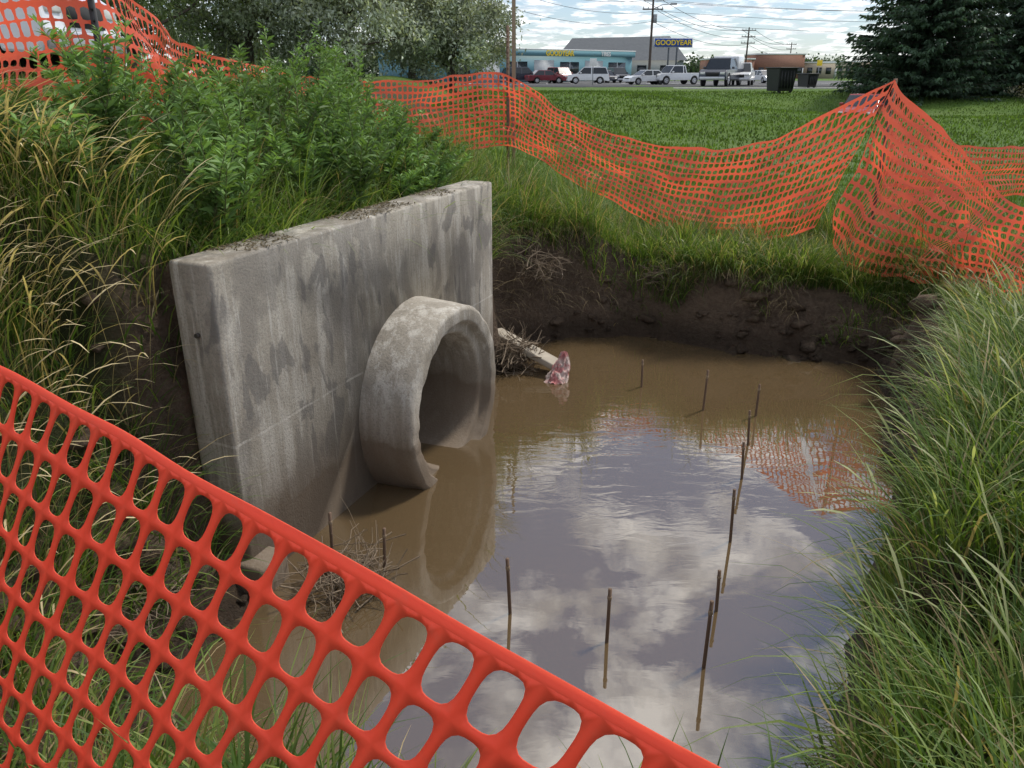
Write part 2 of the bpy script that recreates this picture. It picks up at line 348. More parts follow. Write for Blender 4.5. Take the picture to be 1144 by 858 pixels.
M_post=simple('black_steel',(.02,.02,.022),.5); M_wpost=simple('white_paint_post',(.75,.75,.72),.5); M_rust=simple('rusty_steel',(.14,.09,.06),.8); M_wood=simple('weathered_wood',(.28,.21,.14),.85)
def tpost(x,y,z0,z1,mat=M_post,tip=True):
    e=empty('fence_post',(x,y,z0)); h=z1-z0
    box('flange',(-.02,-.003,-.3),(.02,.003,h),mat,e); box('web',(-.003,.003,-.3),(.003,.035,h-.001),mat,e)
    for k in range(int(h/.06)): box('stud_%d'%k,(-.006,-.011,.03+k*.06),(.006,-.003,.05+k*.06),mat,e)
    if tip: box('tip',(-.022,-.006,h-.10),(.022,.04,h+.002),M_wpost,e)
tpost(-2.42,5.02,1.7,3.22); tpost(-.05,10.35,1.1,3.12,M_rust,False); tpost(3.87,8.52,.8,2.54,M_rust,False); tpost(-5.2,5.35,1.8,3.2); tpost(4.25,4.2,.8,1.75)
e=empty('wooden_stake',(.02,10.6,1.1)); box('shaft',(-.022,-.012,-.2),(.022,.012,2.6),M_wood,e,.004)
pegs=[(1.15,6.5,.26),(1.58,5.98,.36),(1.98,5.86,.28),(1.77,5.33,.28),(1.58,4.8,.28),(1.30,4.02,.36),(1.06,3.37,.24),(-.01,3.35,.34),(.465,3.13,.30),(.90,2.95,.38),(-.71,3.70,.30),(-1.0,3.72,.38)]
for x,y,h in pegs:
    e=empty('marker_peg',(x,y,0)); lx,ly=random.uniform(-.018,.018),random.uniform(-.018,.018)
    tubes('rod',[([(-lx,-ly,-.4),(0,0,0),(lx*.6,ly*.6,h*.6),(lx,ly,h-.001),(lx,ly,h)],[.0095,.0095,.009,.0095,.0005])],M_rust,7,e)
    tubes('band',[([(lx*.8,ly*.8,h*.80),(lx*.8,ly*.8,h*.81),(lx*.84,ly*.84,h*.86),(lx*.84,ly*.84,h*.87)],[.0095,.0115,.0115,.0095])],M_wood,7,e)

# ---------------------------------------------------------------- grass
def blades(name,P,L,W,az,lean,curv,col,K=4,mat=M_grass,wprof=None,pw=1.3,tipcol=None,parent=None):
    n=len(P); t=np.linspace(0,1,K+1)
    th=lean[:,None]+curv[:,None]*(t[None,:]**pw)
    ds=L[:,None]/K; hz=np.concatenate([np.zeros((n,1)),np.cumsum(np.sin(th[:,:-1])*ds,1)],1); vz=np.concatenate([np.zeros((n,1)),np.cumsum(np.cos(th[:,:-1])*ds,1)],1)
    C=P[:,None,:]+np.stack([hz*np.cos(az)[:,None],hz*np.sin(az)[:,None],vz],-1)
    tw=az+rng.normal(0,.5,n); sd=np.stack([-np.sin(tw),np.cos(tw),rng.normal(0,.15,n)],-1)
    if wprof is None: wprof=np.interp(t,[0,.25,.6,1],[.7,1,.75,.04])
    hwid=.5*W[:,None,None]*np.asarray(wprof)[None,:,None]*sd[:,None,:]
    V=np.stack([C-hwid,C+hwid],2).reshape(-1,3)
    b0=(np.arange(n)*(K+1)*2)[:,None]; k=(np.arange(K)*2)[None,:]
    Fq=np.stack([b0+k,b0+k+1,b0+k+3,b0+k+2],-1).reshape(-1,4)
    cc=np.repeat(col[:,None,:],K+1,1)
    if tipcol is not None:
        f=np.interp(t,[0,.6,.75,1],[0,0,1,1])[None,:,None]; cc=cc*(1-f)+np.asarray(tipcol)*f*(.7+.6*rng.random((n,1,1)))
    cc=np.repeat(cc[:,:,None,:],2,2).reshape(-1,3)
    return mesh_np(name,V,Fq,mat,cc,True,parent)
def gcol(n,x,y,dry=.08):
    a=np.array([.095,.165,.030]);b_=np.array([.19,.26,.065]);c_=np.array([.05,.10,.020])
    f=np.clip(vn(x,y,1.3,7)*.7+rng.random(n)*.5-.1,0,1)[:,None]
    col=c_*(1-f)+a*f; g=(rng.random(n)<.38)[:,None]; col=np.where(g,b_*(.7+.5*rng.random((n,1))),col)
    d=(rng.random(n)<dry)[:,None]; return np.where(d,np.array([.36,.29,.16])*(.6+.6*rng.random((n,1))),col)
def scatter(n,x0,x1,y0,y1,f):
    x=rng.uniform(x0,x1,n);y=rng.uniform(y0,y1,n); d=sdist(x,y); z=height(x,y); s,o=wall_so(x,y)
    onwall=(s>-.08)&(s<3.27)&(o>-.30)&(o<.2)
    k=(~onwall)&(d>.03)&(rng.random(n)<f(x,y,z,d)); return x[k],y[k],z[k],d[k]
def poolaz(x,y):
    e=.05; gx_=sdist(x+e,y)-sdist(x-e,y); gy_=sdist(x,y+e)-sdist(x,y-e); return np.arctan2(-gy_,-gx_)
def longgrass(name,n,x0,x1,y0,y1,f,L0,L1,dry=.07,wd=(.005,.011),rag=1.0,sc=None):
    x,y,z,d=scatter(n,x0,x1,y0,y1,f); m=len(x)
    az=rng.random(m)*6.283; edge=np.exp(-d/.45); pa=poolaz(x,y)
    swirl=vn(x,y,2.2,40)*12
    az=np.where(rng.random(m)<edge*.8+.10,pa+rng.normal(0,.7,m),np.where(rng.random(m)<.5,swirl+rng.normal(0,.6,m),az))
    clump=vn(x,y,3.2,11)*.6+vn(x,y,7,12)*.4; L=(L0+(L1-L0)*rng.random(m))*(.8-.35*rag+(.4+.7*rag)*clump)
    if sc is not None: L=L*sc(x,y)
    L=np.where(rng.random(m)<.04,L*1.5,L)
    lean=np.abs(rng.normal(.18,.2,m))+.35*edge; curv=rng.uniform(.3,1.7,m)+.8*edge
    P=np.stack([x,y,z-.02],-1); W=rng.uniform(*wd,m)
    return blades(name,P,L,W,az,lean,curv,gcol(m,x,y,dry),5)
G=empty('grass')
def right(x,y,z,d): return ((x>.95)&(z>.40+.35*(vn(x,y,2,50)-.4))&(d>.08+.18*ss((y-2.8)/1.5))&(d<3.2)&(y<8.4)).astype(float)*np.where(y<2.4,.8,1)
longgrass('bank_right',85000,.95,5.4,.75,9.2,right,.26,.62,.12,rag=1.1,sc=lambda x,y:1-.50*ss((y-4)/2)).parent=G
def back(x,y,z,d):
    lim=np.interp(x,[-.5,.3,.9,1.5,2.0,2.5,3.2,4],[1.02,.95,.62,.34,.38,.56,.56,.5])+.4*(vn(x,y,2.2,22)-.5)
    return ((z>lim)&(y>6.6)&(x>-1.2)&(x<6)).astype(float)*np.where(y>9.2,.45,1)*np.clip(vn(x,y,3,51)*2.2-.1,.15,1)
longgrass('bank_back',75000,-1.2,5.5,6.6,10.3,back,.25,.68,.13,rag=1.5,sc=lambda x,y:1-.35*ss((x-.5)/.8)*ss((y-7.9)/.7)).parent=G
def left(x,y,z,d): return ((z>.12)&(x<-.4)&(y>1.2)&(d>.05)&~((y>5.2)&(x<-2.8))).astype(float)*np.where(x>-1.8,np.where(y<2.9,.45,1),1)
longgrass('bank_left',88000,-6.5,-.4,1.0,10.5,left,.25,.6,.10,sc=lambda x,y:1-.4*ss((-x-2.6)/.6)*ss((y-4)/.8)).parent=G
longgrass('bank_farleft',24000,-8,-2.8,5.2,11,lambda x,y,z,d:np.ones_like(x),.08,.22).parent=G
def near(x,y,z,d): return ((z>.25)&(y<1.9)).astype(float)*np.clip(vn(x,y,3,12)*1.6-.5,0,1)
longgrass('bank_near',9000,-1.6,1.3,.5,1.9,near,.15,.32).parent=G
def cut_(x,y,z,d): return ((z>.12)&(z<.8)&(y>2.2)&(x>1.0)).astype(float)*np.clip(vn(x,y,4,13)*2.4-1.3,0,1)
longgrass('bank_face',22000,1.0,4,2.2,8.4,cut_,.15,.32).parent=G
# lawn: short blades close by, coarser tufts farther out
x,y,z,d=scatter(110000,-2,15,9.2,24,lambda x,y,z,d:np.clip((26-y)/15,.15,1)*(x<y*.85)); m=len(x)
gc=np.array([.085,.15,.022])*(.5+.9*rng.random((m,1)))
blades('lawn_blades',np.stack([x,y,z],-1),.05+.05*rng.random(m),.010+.008*rng.random(m),rng.random(m)*6.28,rng.random(m)*.5,rng.random(m),gc,2).parent=G
x,y,z,d=scatter(110000,-2,45,20,62,lambda x,y,z,d:(x<y*.75)*np.clip(30/y,.3,1)); m=len(x)
gc=np.array([.085,.145,.024])*(.5+.9*rng.random((m,1)))*(.75+.5*vn(x,y,.5,80)[:,None])
blades('lawn_tufts',np.stack([x,y,z],-1),.05+.06*rng.random(m),.035+.04*rng.random(m),rng.random(m)*6.28,rng.random(m)*.5,rng.random(m),gc,1,wprof=[1,.5]).parent=G
x,y,z,d=scatter(2000,1.1,4.6,1.2,8.3,right); m=len(x); K=10; t=np.linspace(0,1,K+1)
wp_=np.interp(t,[0,.78,.8,.85,.95,1],[.25,.2,.9,1.0,.8,.1])
az=np.where(rng.random(m)<.6,poolaz(x,y)+rng.normal(0,.7,m),rng.random(m)*6.28)
blades('foxtail',np.stack([x,y,z],-1),(.45+.35*rng.random(m))*(1-.45*ss((y-4)/2)),np.full(m,.011),az,.15+.25*rng.random(m),.5+1.0*rng.random(m),gcol(m,x,y,0),K,wprof=wp_,pw=2.2,tipcol=(.33,.36,.18)).parent=G
def tallf(x,y,z,d): return ((x<-1.65)&(z>.4)).astype(float)*np.clip(vn(x,y,1.5,14)*1.8-.3,0,1)*np.clip((-x-1.4)/1.0,.1,1)
x,y,z,d=scatter(6000,-4.2,-1.6,1.5,4.0,tallf); m=len(x)
wp2=np.interp(t,[0,.66,.72,.85,.97,1],[.35,.3,1.0,.9,.5,.1]); az=rng.normal(-.25,.8,m)
c0=np.array([.34,.28,.13])*(.7+.5*rng.random((m,1)))
blades('brome_grass',np.stack([x,y,z],-1),.48+.36*rng.random(m),np.full(m,.009),az,.15+.3*rng.random(m),.8+1.1*rng.random(m),c0,K,M_dry,wprof=wp2,pw=1.8,tipcol=(.56,.47,.28)).parent=G
x,y,z,d=scatter(9000,-.6,2.8,6.6,8.8,lambda x,y,z,d:(z>.35)&(z<1.1)&(vn(x,y,2.5,60)>.4)); m=len(x)
blades('dead_wisps',np.stack([x,y,z],-1),.12+.3*rng.random(m),np.full(m,.005),poolaz(x,y)+rng.normal(0,.4,m),.9+.5*rng.random(m),.8+.8*rng.random(m),np.array([.24,.19,.11])*(.4+.7*rng.random((m,1))),4,M_dry).parent=G

# ---------------------------------------------------------------- leafy weeds
def leaves(P,D,L,W,col):
    n=len(P); D=D/np.linalg.norm(D,axis=1)[:,None]; r=rng.normal(size=(n,3)); S=np.cross(D,r); S/=np.linalg.norm(S,axis=1)[:,None]+1e-9
    L=L[:,None];W=W[:,None]; dn=np.array([0,0,-1.])
    a=P; b_=P+D*L*.45+S*W*.5; c_=P+D*L+dn*L*.18; d_=P+D*L*.45-S*W*.5
    V=np.stack([a,b_,c_,d_],1).reshape(-1,3); return V,np.arange(4*n).reshape(-1,4),np.repeat(col,4,0)
def weeds(name,pts,hts,nl,ll,base,stemcol=(.14,.16,.07)):
    LV=[];LF=[];LC=[];n0=0;st=[]
    for (x,y),h in zip(pts,hts):
        z=float(height(np.array([x]),np.array([y]))[0]); lx,ly=rng.normal(0,.16,2)
        nb=rng.integers(4,7); tint=.7+.6*rng.random()
        for b_ in range(nb):
            a=rng.random()*6.28; sp=.10+.22*rng.random() if b_ else 0; s0=.15+.35*rng.random() if b_ else 0
            p0=np.array([x+lx*s0,y+ly*s0,z+h*s0]); hh=h*(1-s0)*(.75+.25*rng.random())
            tt=np.linspace(0,1,5)[:,None]; ln=p0+tt*np.array([lx*(1-s0)+math.cos(a)*sp,ly*(1-s0)+math.sin(a)*sp,hh])-tt**2*np.array([0,0,.06*h])
            st.append((ln,np.linspace(.005,.0015,5)))
            m=int(nl/nb); q=rng.random(m)**.8; P=np.stack([np.interp(q,tt[:,0],ln[:,k]) for k in range(3)],-1)
            az=rng.random(m)*6.28; up=rng.uniform(.3,1.3,m); D=np.stack([np.cos(az),np.sin(az),up],-1)
            L=ll*(.5+.8*rng.random(m))*(1.25-.6*q); c=np.array(base)*tint*(.6+.7*rng.random((m,1)))*(.85+.45*q[:,None])
            V,F_,C=leaves(P,D,L,L*.20,c); LV.append(V);LF.append(F_+n0);LC.append(C);n0+=len(V)
    V2,F2=tube_arrays(st,4); V=np.concatenate(LV+[V2]); Fq=np.concatenate(LF+[F2+n0]); C=np.concatenate(LC+[np.tile(np.array(stemcol),(len(V2),1))])
    return mesh_np(name,V,Fq,M_leaf,C)
pts=[];hts=[]
while len(pts)<180:
    x=rng.uniform(-3.6,-.5); y=rng.uniform(3.9,8.8); s,o=wall_so(x,y)
    if o>-.45 and s<3.5: continue
    if float(sdist(np.array([x]),np.array([y]))[0])<.25: continue
    pts.append((x,y)); hts.append(float(np.interp(x,[-3.6,-2.8,-2.4,-1.9,-1.3,-.8,-.4],[.15,.26,.62,1.05,.92,.62,.42]))*(.68+.6*rng.random()))
weeds('mugwort_weeds',pts,hts,380,.10,(.125,.215,.062))

# ---------------------------------------------------------------- debris
M_twig=simple('twig_bark',(.19,.145,.10),.9)
def twigpile(name,c,n,r,h,seed,rad=.004,flat=1.0):
    rs=np.random.default_rng(seed); lines=[]
    for i in range(n):
        a=rs.random()*6.28; q=rs.random()**.6*r*.6; p=np.array([c[0]+q*math.cos(a),c[1]+q*math.sin(a)*flat,c[2]+rs.random()*h*.6])
        d=rs.normal(size=3)*[1,1,.45]; d/=np.linalg.norm(d); L=r*(.5+rs.random()); k=6; ln=[p-d*L/2]
        for j in range(k-1): d=d+rs.normal(size=3)*.22; d/=np.linalg.norm(d); ln.append(ln[-1]+d*L/(k-1))
        ln=np.array(ln); ln[:,2]=np.maximum(ln[:,2],c[2]-.03); lines.append((ln,np.linspace(rad,rad*.4,k)*(.5+rs.random())))
    return tubes(name,lines,M_twig,4)
twigpile('twig_pile',(-.90,3.58,.03),130,.34,.18,3)
twigpile('root_clump',(-.02,6.98,.03),230,.36,.34,5,.005,.55)
twigpile('root_clump',(.3,7.75,.72),70,.3,.3,6,.004,.6)
twigpile('root_clump',(1.55,8.0,.55),60,.3,.3,8,.003,.6)
twigpile('twig_pile',(-1.75,3.0,.32),60,.35,.1,9)
M_slab=simple('pale_slab',(.36,.32,.26),.85,0,.35,9)
e=empty('broken_concrete_slab',(.17,6.99,.17),math.radians(-38)); box('slab',(-.44,-.10,-.03),(.38,.10,.03),M_slab,e,.012,rot=(math.radians(-8),math.radians(14),0))
mc,nt,b=newmat('pink_rag'); f=noise(nt,14,4,.6,coord(nt)); c=mix(nt,ramp(nt,f,[(.42,0),(.58,1)]),(.42,.15,.15),(.50,.40,.36)); nt.links.new(c,b.inputs['Base Color']); b.inputs['Roughness'].default_value=.8
bump(nt,b,noise(nt,30,4,.6,coord(nt)),.8,.02)
n=48;U,Vv=np.meshgrid(np.linspace(0,1,n),np.linspace(0,1,n),indexing='ij')
th=U*2*math.pi; R=.020+.085*Vv**.8+.05*Vv*(vn(np.cos(th)*1.5+3,np.sin(th)*1.5+Vv*3,2.2,4)-.5)+.012*np.sin(th*5+Vv*9)
PX=.47+R*np.cos(th)-.07*Vv**1.4; PY=6.72+R*.6*np.sin(th)-.10*Vv**1.3; PZ=.24-.25*Vv**.9+.05*(vn(np.cos(th)*2+5,np.sin(th)*2+Vv*3,3,6)-.5)
PX=np.where(Vv<.02,.47,PX)
ii=np.arange(n*n).reshape(n,n); FC=np.stack([ii[:-1,:-1],ii[1:,:-1],ii[1:,1:],ii[:-1,1:]],-1).reshape(-1,4)
mesh_np('rag',np.stack([PX,PY,PZ],-1),FC,mc,smooth=True)
rs=np.random.default_rng(4); V=[];Fl=[];n0=0
bm=bmesh.new(); bmesh.ops.create_icosphere(bm,subdivisions=2,radius=1); iv=np.array([v.co[:] for v in bm.verts]); iF=np.array([[v.index for v in f.verts] for f in bm.faces]); bm.free()
for i in range(420):
    if i<140: x=rs.uniform(-2.0,-1.1);y=rs.uniform(2.3,3.6)
    else:
        t=rs.random(); k=rs.integers(3,12); x,y=POLY[k]*(1-t)+POLY[k+1]*t; x+=rs.normal(0,.12);y+=rs.normal(0,.12)
    s,o=wall_so(x,y)
    if o<.02 and s>-.3 and o>-.5: continue
    z=float(height(np.array([x]),np.array([y]))[0]); r=rs.uniform(.015,.05) if rs.random()<.8 else rs.uniform(.05,.10)
    if z<-.05: continue
    q=iv*(1+.9*(vn(iv[:,0]*1.8+i,iv[:,1]*1.8+iv[:,2]*1.3,1.5,i%9)-.5)[:,None])*r*np.array([rs.uniform(.8,1.5),rs.uniform(.8,1.4),rs.uniform(.4,.9)]); V.append(q+[x,y,max(z,-.01)-r*.1]); Fl.append(iF+n0); n0+=len(iv)
mesh_np('mud_clods',np.concatenate(V),np.concatenate(Fl),mt,np.zeros((n0,3)),False)

# ---------------------------------------------------------------- trees
M_bark=simple('bark',(.09,.07,.055),.9)
def tree(name,x,y,h,r,col,seed,clumps=110,per=120,leaf=.13,low=.04):
    rs=np.random.default_rng(seed); z=float(height(np.array([x]),np.array([y]))[0])
    e=empty(name,(x,y,z)); lines=[]
    tp=np.array([[0,0,-.2],[.1,0,h*.15],[.05,.1,h*.35],[.2,0,h*.6]]); lines.append((tp,np.array([.26,.19,.13,.06])*h/8))
    for i in range(12):
        a=i*2.4+rs.random(); s=rs.uniform(.06,.5); p=np.array([.1,0,h*s]); L=r*rs.uniform(.6,1.0)
        q=np.array([math.cos(a)*L,math.sin(a)*L,h*rs.uniform(.10,.40)]); m=p+q*.5+rs.normal(size=3)*.03*h; lines.append((np.array([p,m,p+q]),np.array([.08,.045,.015])*h/8))
    tubes('trunk',lines,M_bark,6,e)
    C=[]
    for i in range(clumps):
        v=rs.normal(size=3); v/=np.linalg.norm(v); q=rs.random()**.45
        p=np.array([v[0]*r*q,v[1]*r*q,h*(.5+low)+v[2]*q*h*(.5-low)]); p[:2]*=(.75+.5*vn(v[0]*2,v[2]*2,1.3,seed)); C.append(p)
    C=np.array(C); cr_=rs.uniform(.35,.8,len(C))*r*.20; tint=rs.uniform(.5,1.45,len(C))
    i=np.repeat(np.arange(len(C)),per); d=rs.normal(size=(len(i),3)); P=C[i]+d*cr_[i][:,None]*np.array([1,1,.75])
    k=P[:,2]>.05; P=P[k];i=i[k];D=rs.normal(size=(len(P),3))+[0,0,-.2]; L=leaf*(.6+.8*rs.random(len(P)))
    c=np.array(col)*tint[i][:,None]*(.75+.5*rs.random((len(P),1)))
    V,F_,Cc=leaves(P,D,L,L*.45,c); mesh_np('foliage',V,F_,M_leaf,Cc,parent=e)
ol=(.33,.37,.29); dk=(.09,.13,.05)
tree('russian_olive_tree',-2.4,33,4.2,2.5,ol,1,130,170,.15)
tree('russian_olive_tree',-6.0,31,5.4,3.2,ol,2,150,180,.15)
tree('russian_olive_tree',-4.4,37,6.2,3.5,(.24,.29,.21),3,150,160,.16)
tree('russian_olive_tree',-9.6,31,5.6,3.3,(.24,.28,.19),4,140,170,.15)
tree('elm_tree',-12.0,27,7,4.0,dk,5,150,150)
tree('elm_tree',-17,36,9,5,dk,6,140,130,.2)
def spruce(name,x,y,h,r,seed):
    rs=np.random.default_rng(seed); z=float(height(np.array([x]),np.array([y]))[0]); e=empty(name,(x,y,z))
    lines=[(np.array([[0,0,-.2],[0,0,h*.5],[0,0,h]]),[.28,.16,.02])]; Ps=[];Ds=[];Ls=[];Ts=[]
    zz=.5
    while zz<h-.2:
        f=1-zz/h; nb=int(12+14*f)
        for b_ in range(nb):
            a=rs.random()*6.28; L=r*f**.7*rs.uniform(.7,1.12)+.15; dr=rs.uniform(.12,.32)
            tt=np.linspace(0,1,4); ln=np.stack([np.cos(a)*L*tt,np.sin(a)*L*tt,zz+rs.uniform(-.15,.15)-dr*L*tt+.18*L*tt**2],-1)
            lines.append((ln,[.03,.02,.012,.006])); m=int(14+30*L/ r*1.6); q=rs.random(m)**.6; P=np.stack([np.interp(q,tt,ln[:,k]) for k in range(3)],-1)
            sd=rs.choice([-1,1],m)*rs.uniform(.2,1,m); D=np.stack([np.cos(a)*.7-np.sin(a)*sd,np.sin(a)*.7+np.cos(a)*sd,rs.uniform(-.8,.15,m)],-1)
            Ps.append(P);Ds.append(D);Ls.append(rs.uniform(.28,.6,m)*(1-.35*q));Ts.append(np.full(m,rs.uniform(.5,1.6)))
        zz+=.27
    P=np.concatenate(Ps);D=np.concatenate(Ds);L=np.concatenate(Ls);Tn=np.concatenate(Ts)
    c=np.array([.055,.095,.055])*Tn[:,None]*(.7+.6*rs.random((len(P),1)))
    V,F_,Cc=leaves(P,D,L,L*.42,c); mesh_np('foliage',V,F_,M_leaf,Cc,parent=e); tubes('trunk',lines,M_bark,4,e)
spruce('spruce_tree',27.2,56,18,5.3,1); spruce('spruce_tree',35.2,57,17,5.6,2); spruce('spruce_tree',41,62,15,5.0,3)
tree('shrub',36,50,1.6,2.0,(.15,.16,.10),11,40,90,.14); tree('shrub',32.0,50,1.1,2.2,(.19,.18,.13),12,40,90,.14)
def treeline(name,segs,seed):
    rs=np.random.default_rng(seed);Ps=[];Cs=[]
    for (x0,x1,y,h) in segs:
        for k in range(int((x1-x0)/3.5)):
            cx=rs.uniform(x0,x1);hh=h*rs.uniform(.5,1.1);m=260;d=rs.normal(size=(m,3)); p=np.array([cx,y+rs.uniform(-5,5),1.3+hh*.55])+d*np.array([hh*.32,hh*.3,hh*.25]); Ps.append(p); Cs.append(np.tile(np.array([.065,.10,.055])*rs.uniform(.7,1.4),(m,1)))
    P=np.concatenate(Ps);C=np.concatenate(Cs); k=P[:,2]>1.1;P=P[k];C=C[k]; V,F_,Cc=leaves(P,rs.normal(size=P.shape),rs.uniform(.8,1.6,len(P)),rs.uniform(.6,1.2,len(P)),C); mesh_np(name,V,F_,M_leaf,Cc)
treeline('distant_trees',[(-60,20,230,6),(60,150,320,6),(150,260,300,8),(-150,-40,140,11),(66,110,150,4)],3)

# ---------------------------------------------------------------- pavements
M_asph=simple('asphalt',(.10,.10,.10),.9,0,.25,3); M_walk=simple('sidewalk_concrete',(.45,.44,.41),.9); M_white=simple('white_paint',(.78,.78,.76),.6); M_kerb=simple('kerb_concrete',(.38,.37,.35),.85)
box('parking_lot',(-70,78,1.0),(160,119,1.325),M_asph)
box('sidewalk',(14,70,1.0),(150,73,1.36),M_walk)
e=empty('parking_markings',(0,0,1.330))
for k in range(26): box('line_%d'%k,(-20+k*3,96,0),(-19.88+k*3,101,.004),M_white,e)
e=empty('road',(0,0,0)); box('carriageway',(-70,121,1.0),(300,131,1.33),M_asph,e); box('kerb',(-70,119.02,1.0),(300,119.3,1.45),M_kerb,e)

# ---------------------------------------------------------------- buildings
M_teal=simple('teal_siding',(.12,.27,.32),.6); M_blue=simple('sign_blue',(.02,.07,.32),.5); M_yel=simple('sign_yellow',(.85,.62,.03),.5); M_glass=simple('window_glass',(.025,.03,.035),.12); M_roofw=simple('roof_trim',(.60,.63,.63),.6)
M_gray=simple('grey_shingle',(.09,.10,.11),.85,0,.3,2); M_sid=simple('grey_siding',(.30,.32,.33),.7); M_brick=simple('brick',(.26,.13,.09),.85,0,.3,3); M_tan=simple('tan_wall',(.42,.36,.28),.8); M_door=simple('bay_door',(.5,.52,.52),.6)
def text(body,size,loc,rot,mat,parent,ext=.03):
    cu=bpy.data.curves.new('lettering','FONT'); cu.body=body; cu.size=size; cu.extrude=ext; cu.align_x='CENTER'; cu.align_y='CENTER'; cu.offset=.02
    o=bpy.data.objects.new('lettering',cu); link(o); o.location=loc; o.rotation_euler=rot; cu.materials.append(mat); o.parent=parent
e=empty('tire_shop_building',(-9,104,1.3),math.radians(40)); Lb=35
box('walls',(0,0,0),(Lb,14,3.3),M_teal,e); box('fascia',(-.3,-.35,3.3),(Lb+.3,14.3,4.05),M_teal,e); box('coping',(-.35,-.4,4.05),(Lb+.35,14.35,4.2),M_roofw,e)
for k in range(7):
    x0=1.2+k*4.8
    if k%2: box('bay_door_%d'%k,(x0,-.06,.02),(x0+3.6,.0-.003,2.8),M_door,e)
    else:
        box('window_%d'%k,(x0,-.04,.8),(x0+3.6,-.003,2.6),M_glass,e); box('mullion_%d'%k,(x0+1.75,-.08,.8),(x0+1.85,-.043,2.6),M_roofw,e); box('sill_%d'%k,(x0-.1,-.12,.68),(x0+3.7,-.003,.797),M_roofw,e)
text('GOODYEAR',.95,(20,-.40,3.66),(math.radians(90),0,0),M_yel,e); text('TIRES',.8,(29,-.40,3.66),(math.radians(90),0,0),M_white,e)
e=empty('grey_roof_building',(8,150,1.3),math.radians(-4))
box('walls',(0,0,0),(22,12,3.2),M_sid,e)
V=[(-.6,-.6,3.2),(22.6,-.6,3.2),(22.6,12.6,3.2),(-.6,12.6,3.2),(2.5,6,7.0),(20,6,7.3)]
me=bpy.data.meshes.new('roof'); me.from_pydata(V,[],[(0,1,5,4),(2,3,4,5),(1,2,5),(3,0,4),(3,2,1,0)]); o=bpy.data.objects.new('roof',me); link(o); me.materials.append(M_gray); o.parent=e
for k in range(5): box('window_%d'%k,(2+k*4,-.05,.9),(3.6+k*4,-.003,2.4),M_glass,e)
box('door',(20,-.06,.01),(21,-.003,2.2),M_door,e)
e=empty('pole_sign',(23.3,124,1.3)); cyl('pole',(-.6,0,0),(-.6,0,4.9),.12,M_gray,e); cyl('pole_b',(.6,0,0),(.6,0,4.9),.12,M_gray,e); box('panel',(-2.7,-.2,4.7),(2.7,.2,5.8),M_blue,e,.04); box('frame',(-2.8,-.12,4.6),(2.8,.12,5.9),M_roofw,e); text('GOODYEAR',.95,(0,-.24,5.22),(math.radians(90),0,0),M_yel,e)
for x0,w_,h_,m_,yy in ((40,9,3.6,M_brick,172),(50.5,10,4.6,M_brick,176),(62,7,3.0,M_tan,180),(-2,9,4,M_tan,190),(80,14,3.5,M_tan,210)):
    e=empty('brick_building' if m_ is M_brick else 'tan_building',(x0,yy,1.3)); box('walls',(0,0,0),(w_,9,h_),m_,e); box('parapet',(-.15,-.15,h_),(w_+.15,9.15,h_+.3),M_roofw,e)
    for k in range(int(w_//2)): box('window_%d'%k,(.6+k*2,-.06,.9),(1.7+k*2,-.003,2.2),M_glass,e)
    box('door',(w_-.5,-.06,.0),(w_-.1,-.003,2.1),M_door,e)

def upole(x,y,top,arms=1,lamp=False):
    z0=1.3; e=empty('utility_pole',(x,y,z0)); h=top-z0
    tubes('shaft',[([(0,0,-.5),(0,0,h*.5),(0,0,h)],[.19,.16,.12])],M_bark,8,e)
    for k in range(arms):
        box('crossarm_%d'%k,(-1.3,-.16,h-.6-k*1.1),(1.3,-.03,h-.45-k*1.1),M_bark,e)
        for q in (-1.2,-.6,.6,1.2): cyl('insulator_%d_%d'%(k,int(q*10)),(q,-.09,h-.45-k*1.1),(q,-.09,h-.22-k*1.1),.05,M_sid,e,8)
    if lamp:
        tubes('lamp_arm',[([(0,0,h-1.6),(1.2,0,h-1.1),(2.4,0,h-1.0)],[.05,.05,.05])],M_sid,6,e); box('lamp_head',(2.2,-.15,h-1.12),(3.0,.15,h-.92),M_sid,e,.04)
        cyl('transformer',(.35,0,h-3.2),(.35,0,h-2.2),.25,M_sid,e,12)
upole(17.8,110,11.6,2,True); upole(44.5,162,10.4,3); upole(0.2,80,10.5,1); upole(75,230,10,2)
lines=[]
def wire(a,b_,sag,r=.03):
    t=np.linspace(0,1,16)[:,None]; p=np.array(a)*(1-t)+np.array(b_)*t; p[:,2]-=sag*4*(t*(1-t))[:,0]; lines.append((p,r))
for dx,zz in ((-1.2,11.0),(1.2,11.0),(0,8.6),(.6,9.8)):
    wire((17.8+dx,110,zz),(44.5+dx,162,zz-1.1),1.2,.03); wire((.2+dx,80,zz-.6),(17.8+dx,110,zz),.8,.02); wire((44.5+dx,162,zz-1.1),(75+dx,230,zz-1.4),1,.04); wire((17.8+dx,110,zz),(90,105,zz+.3),1.6,.022)
    wire((-40,40,zz+3),(.2+dx,80,zz-.6),.8,.015)
tubes('power_lines',lines,M_post,4)

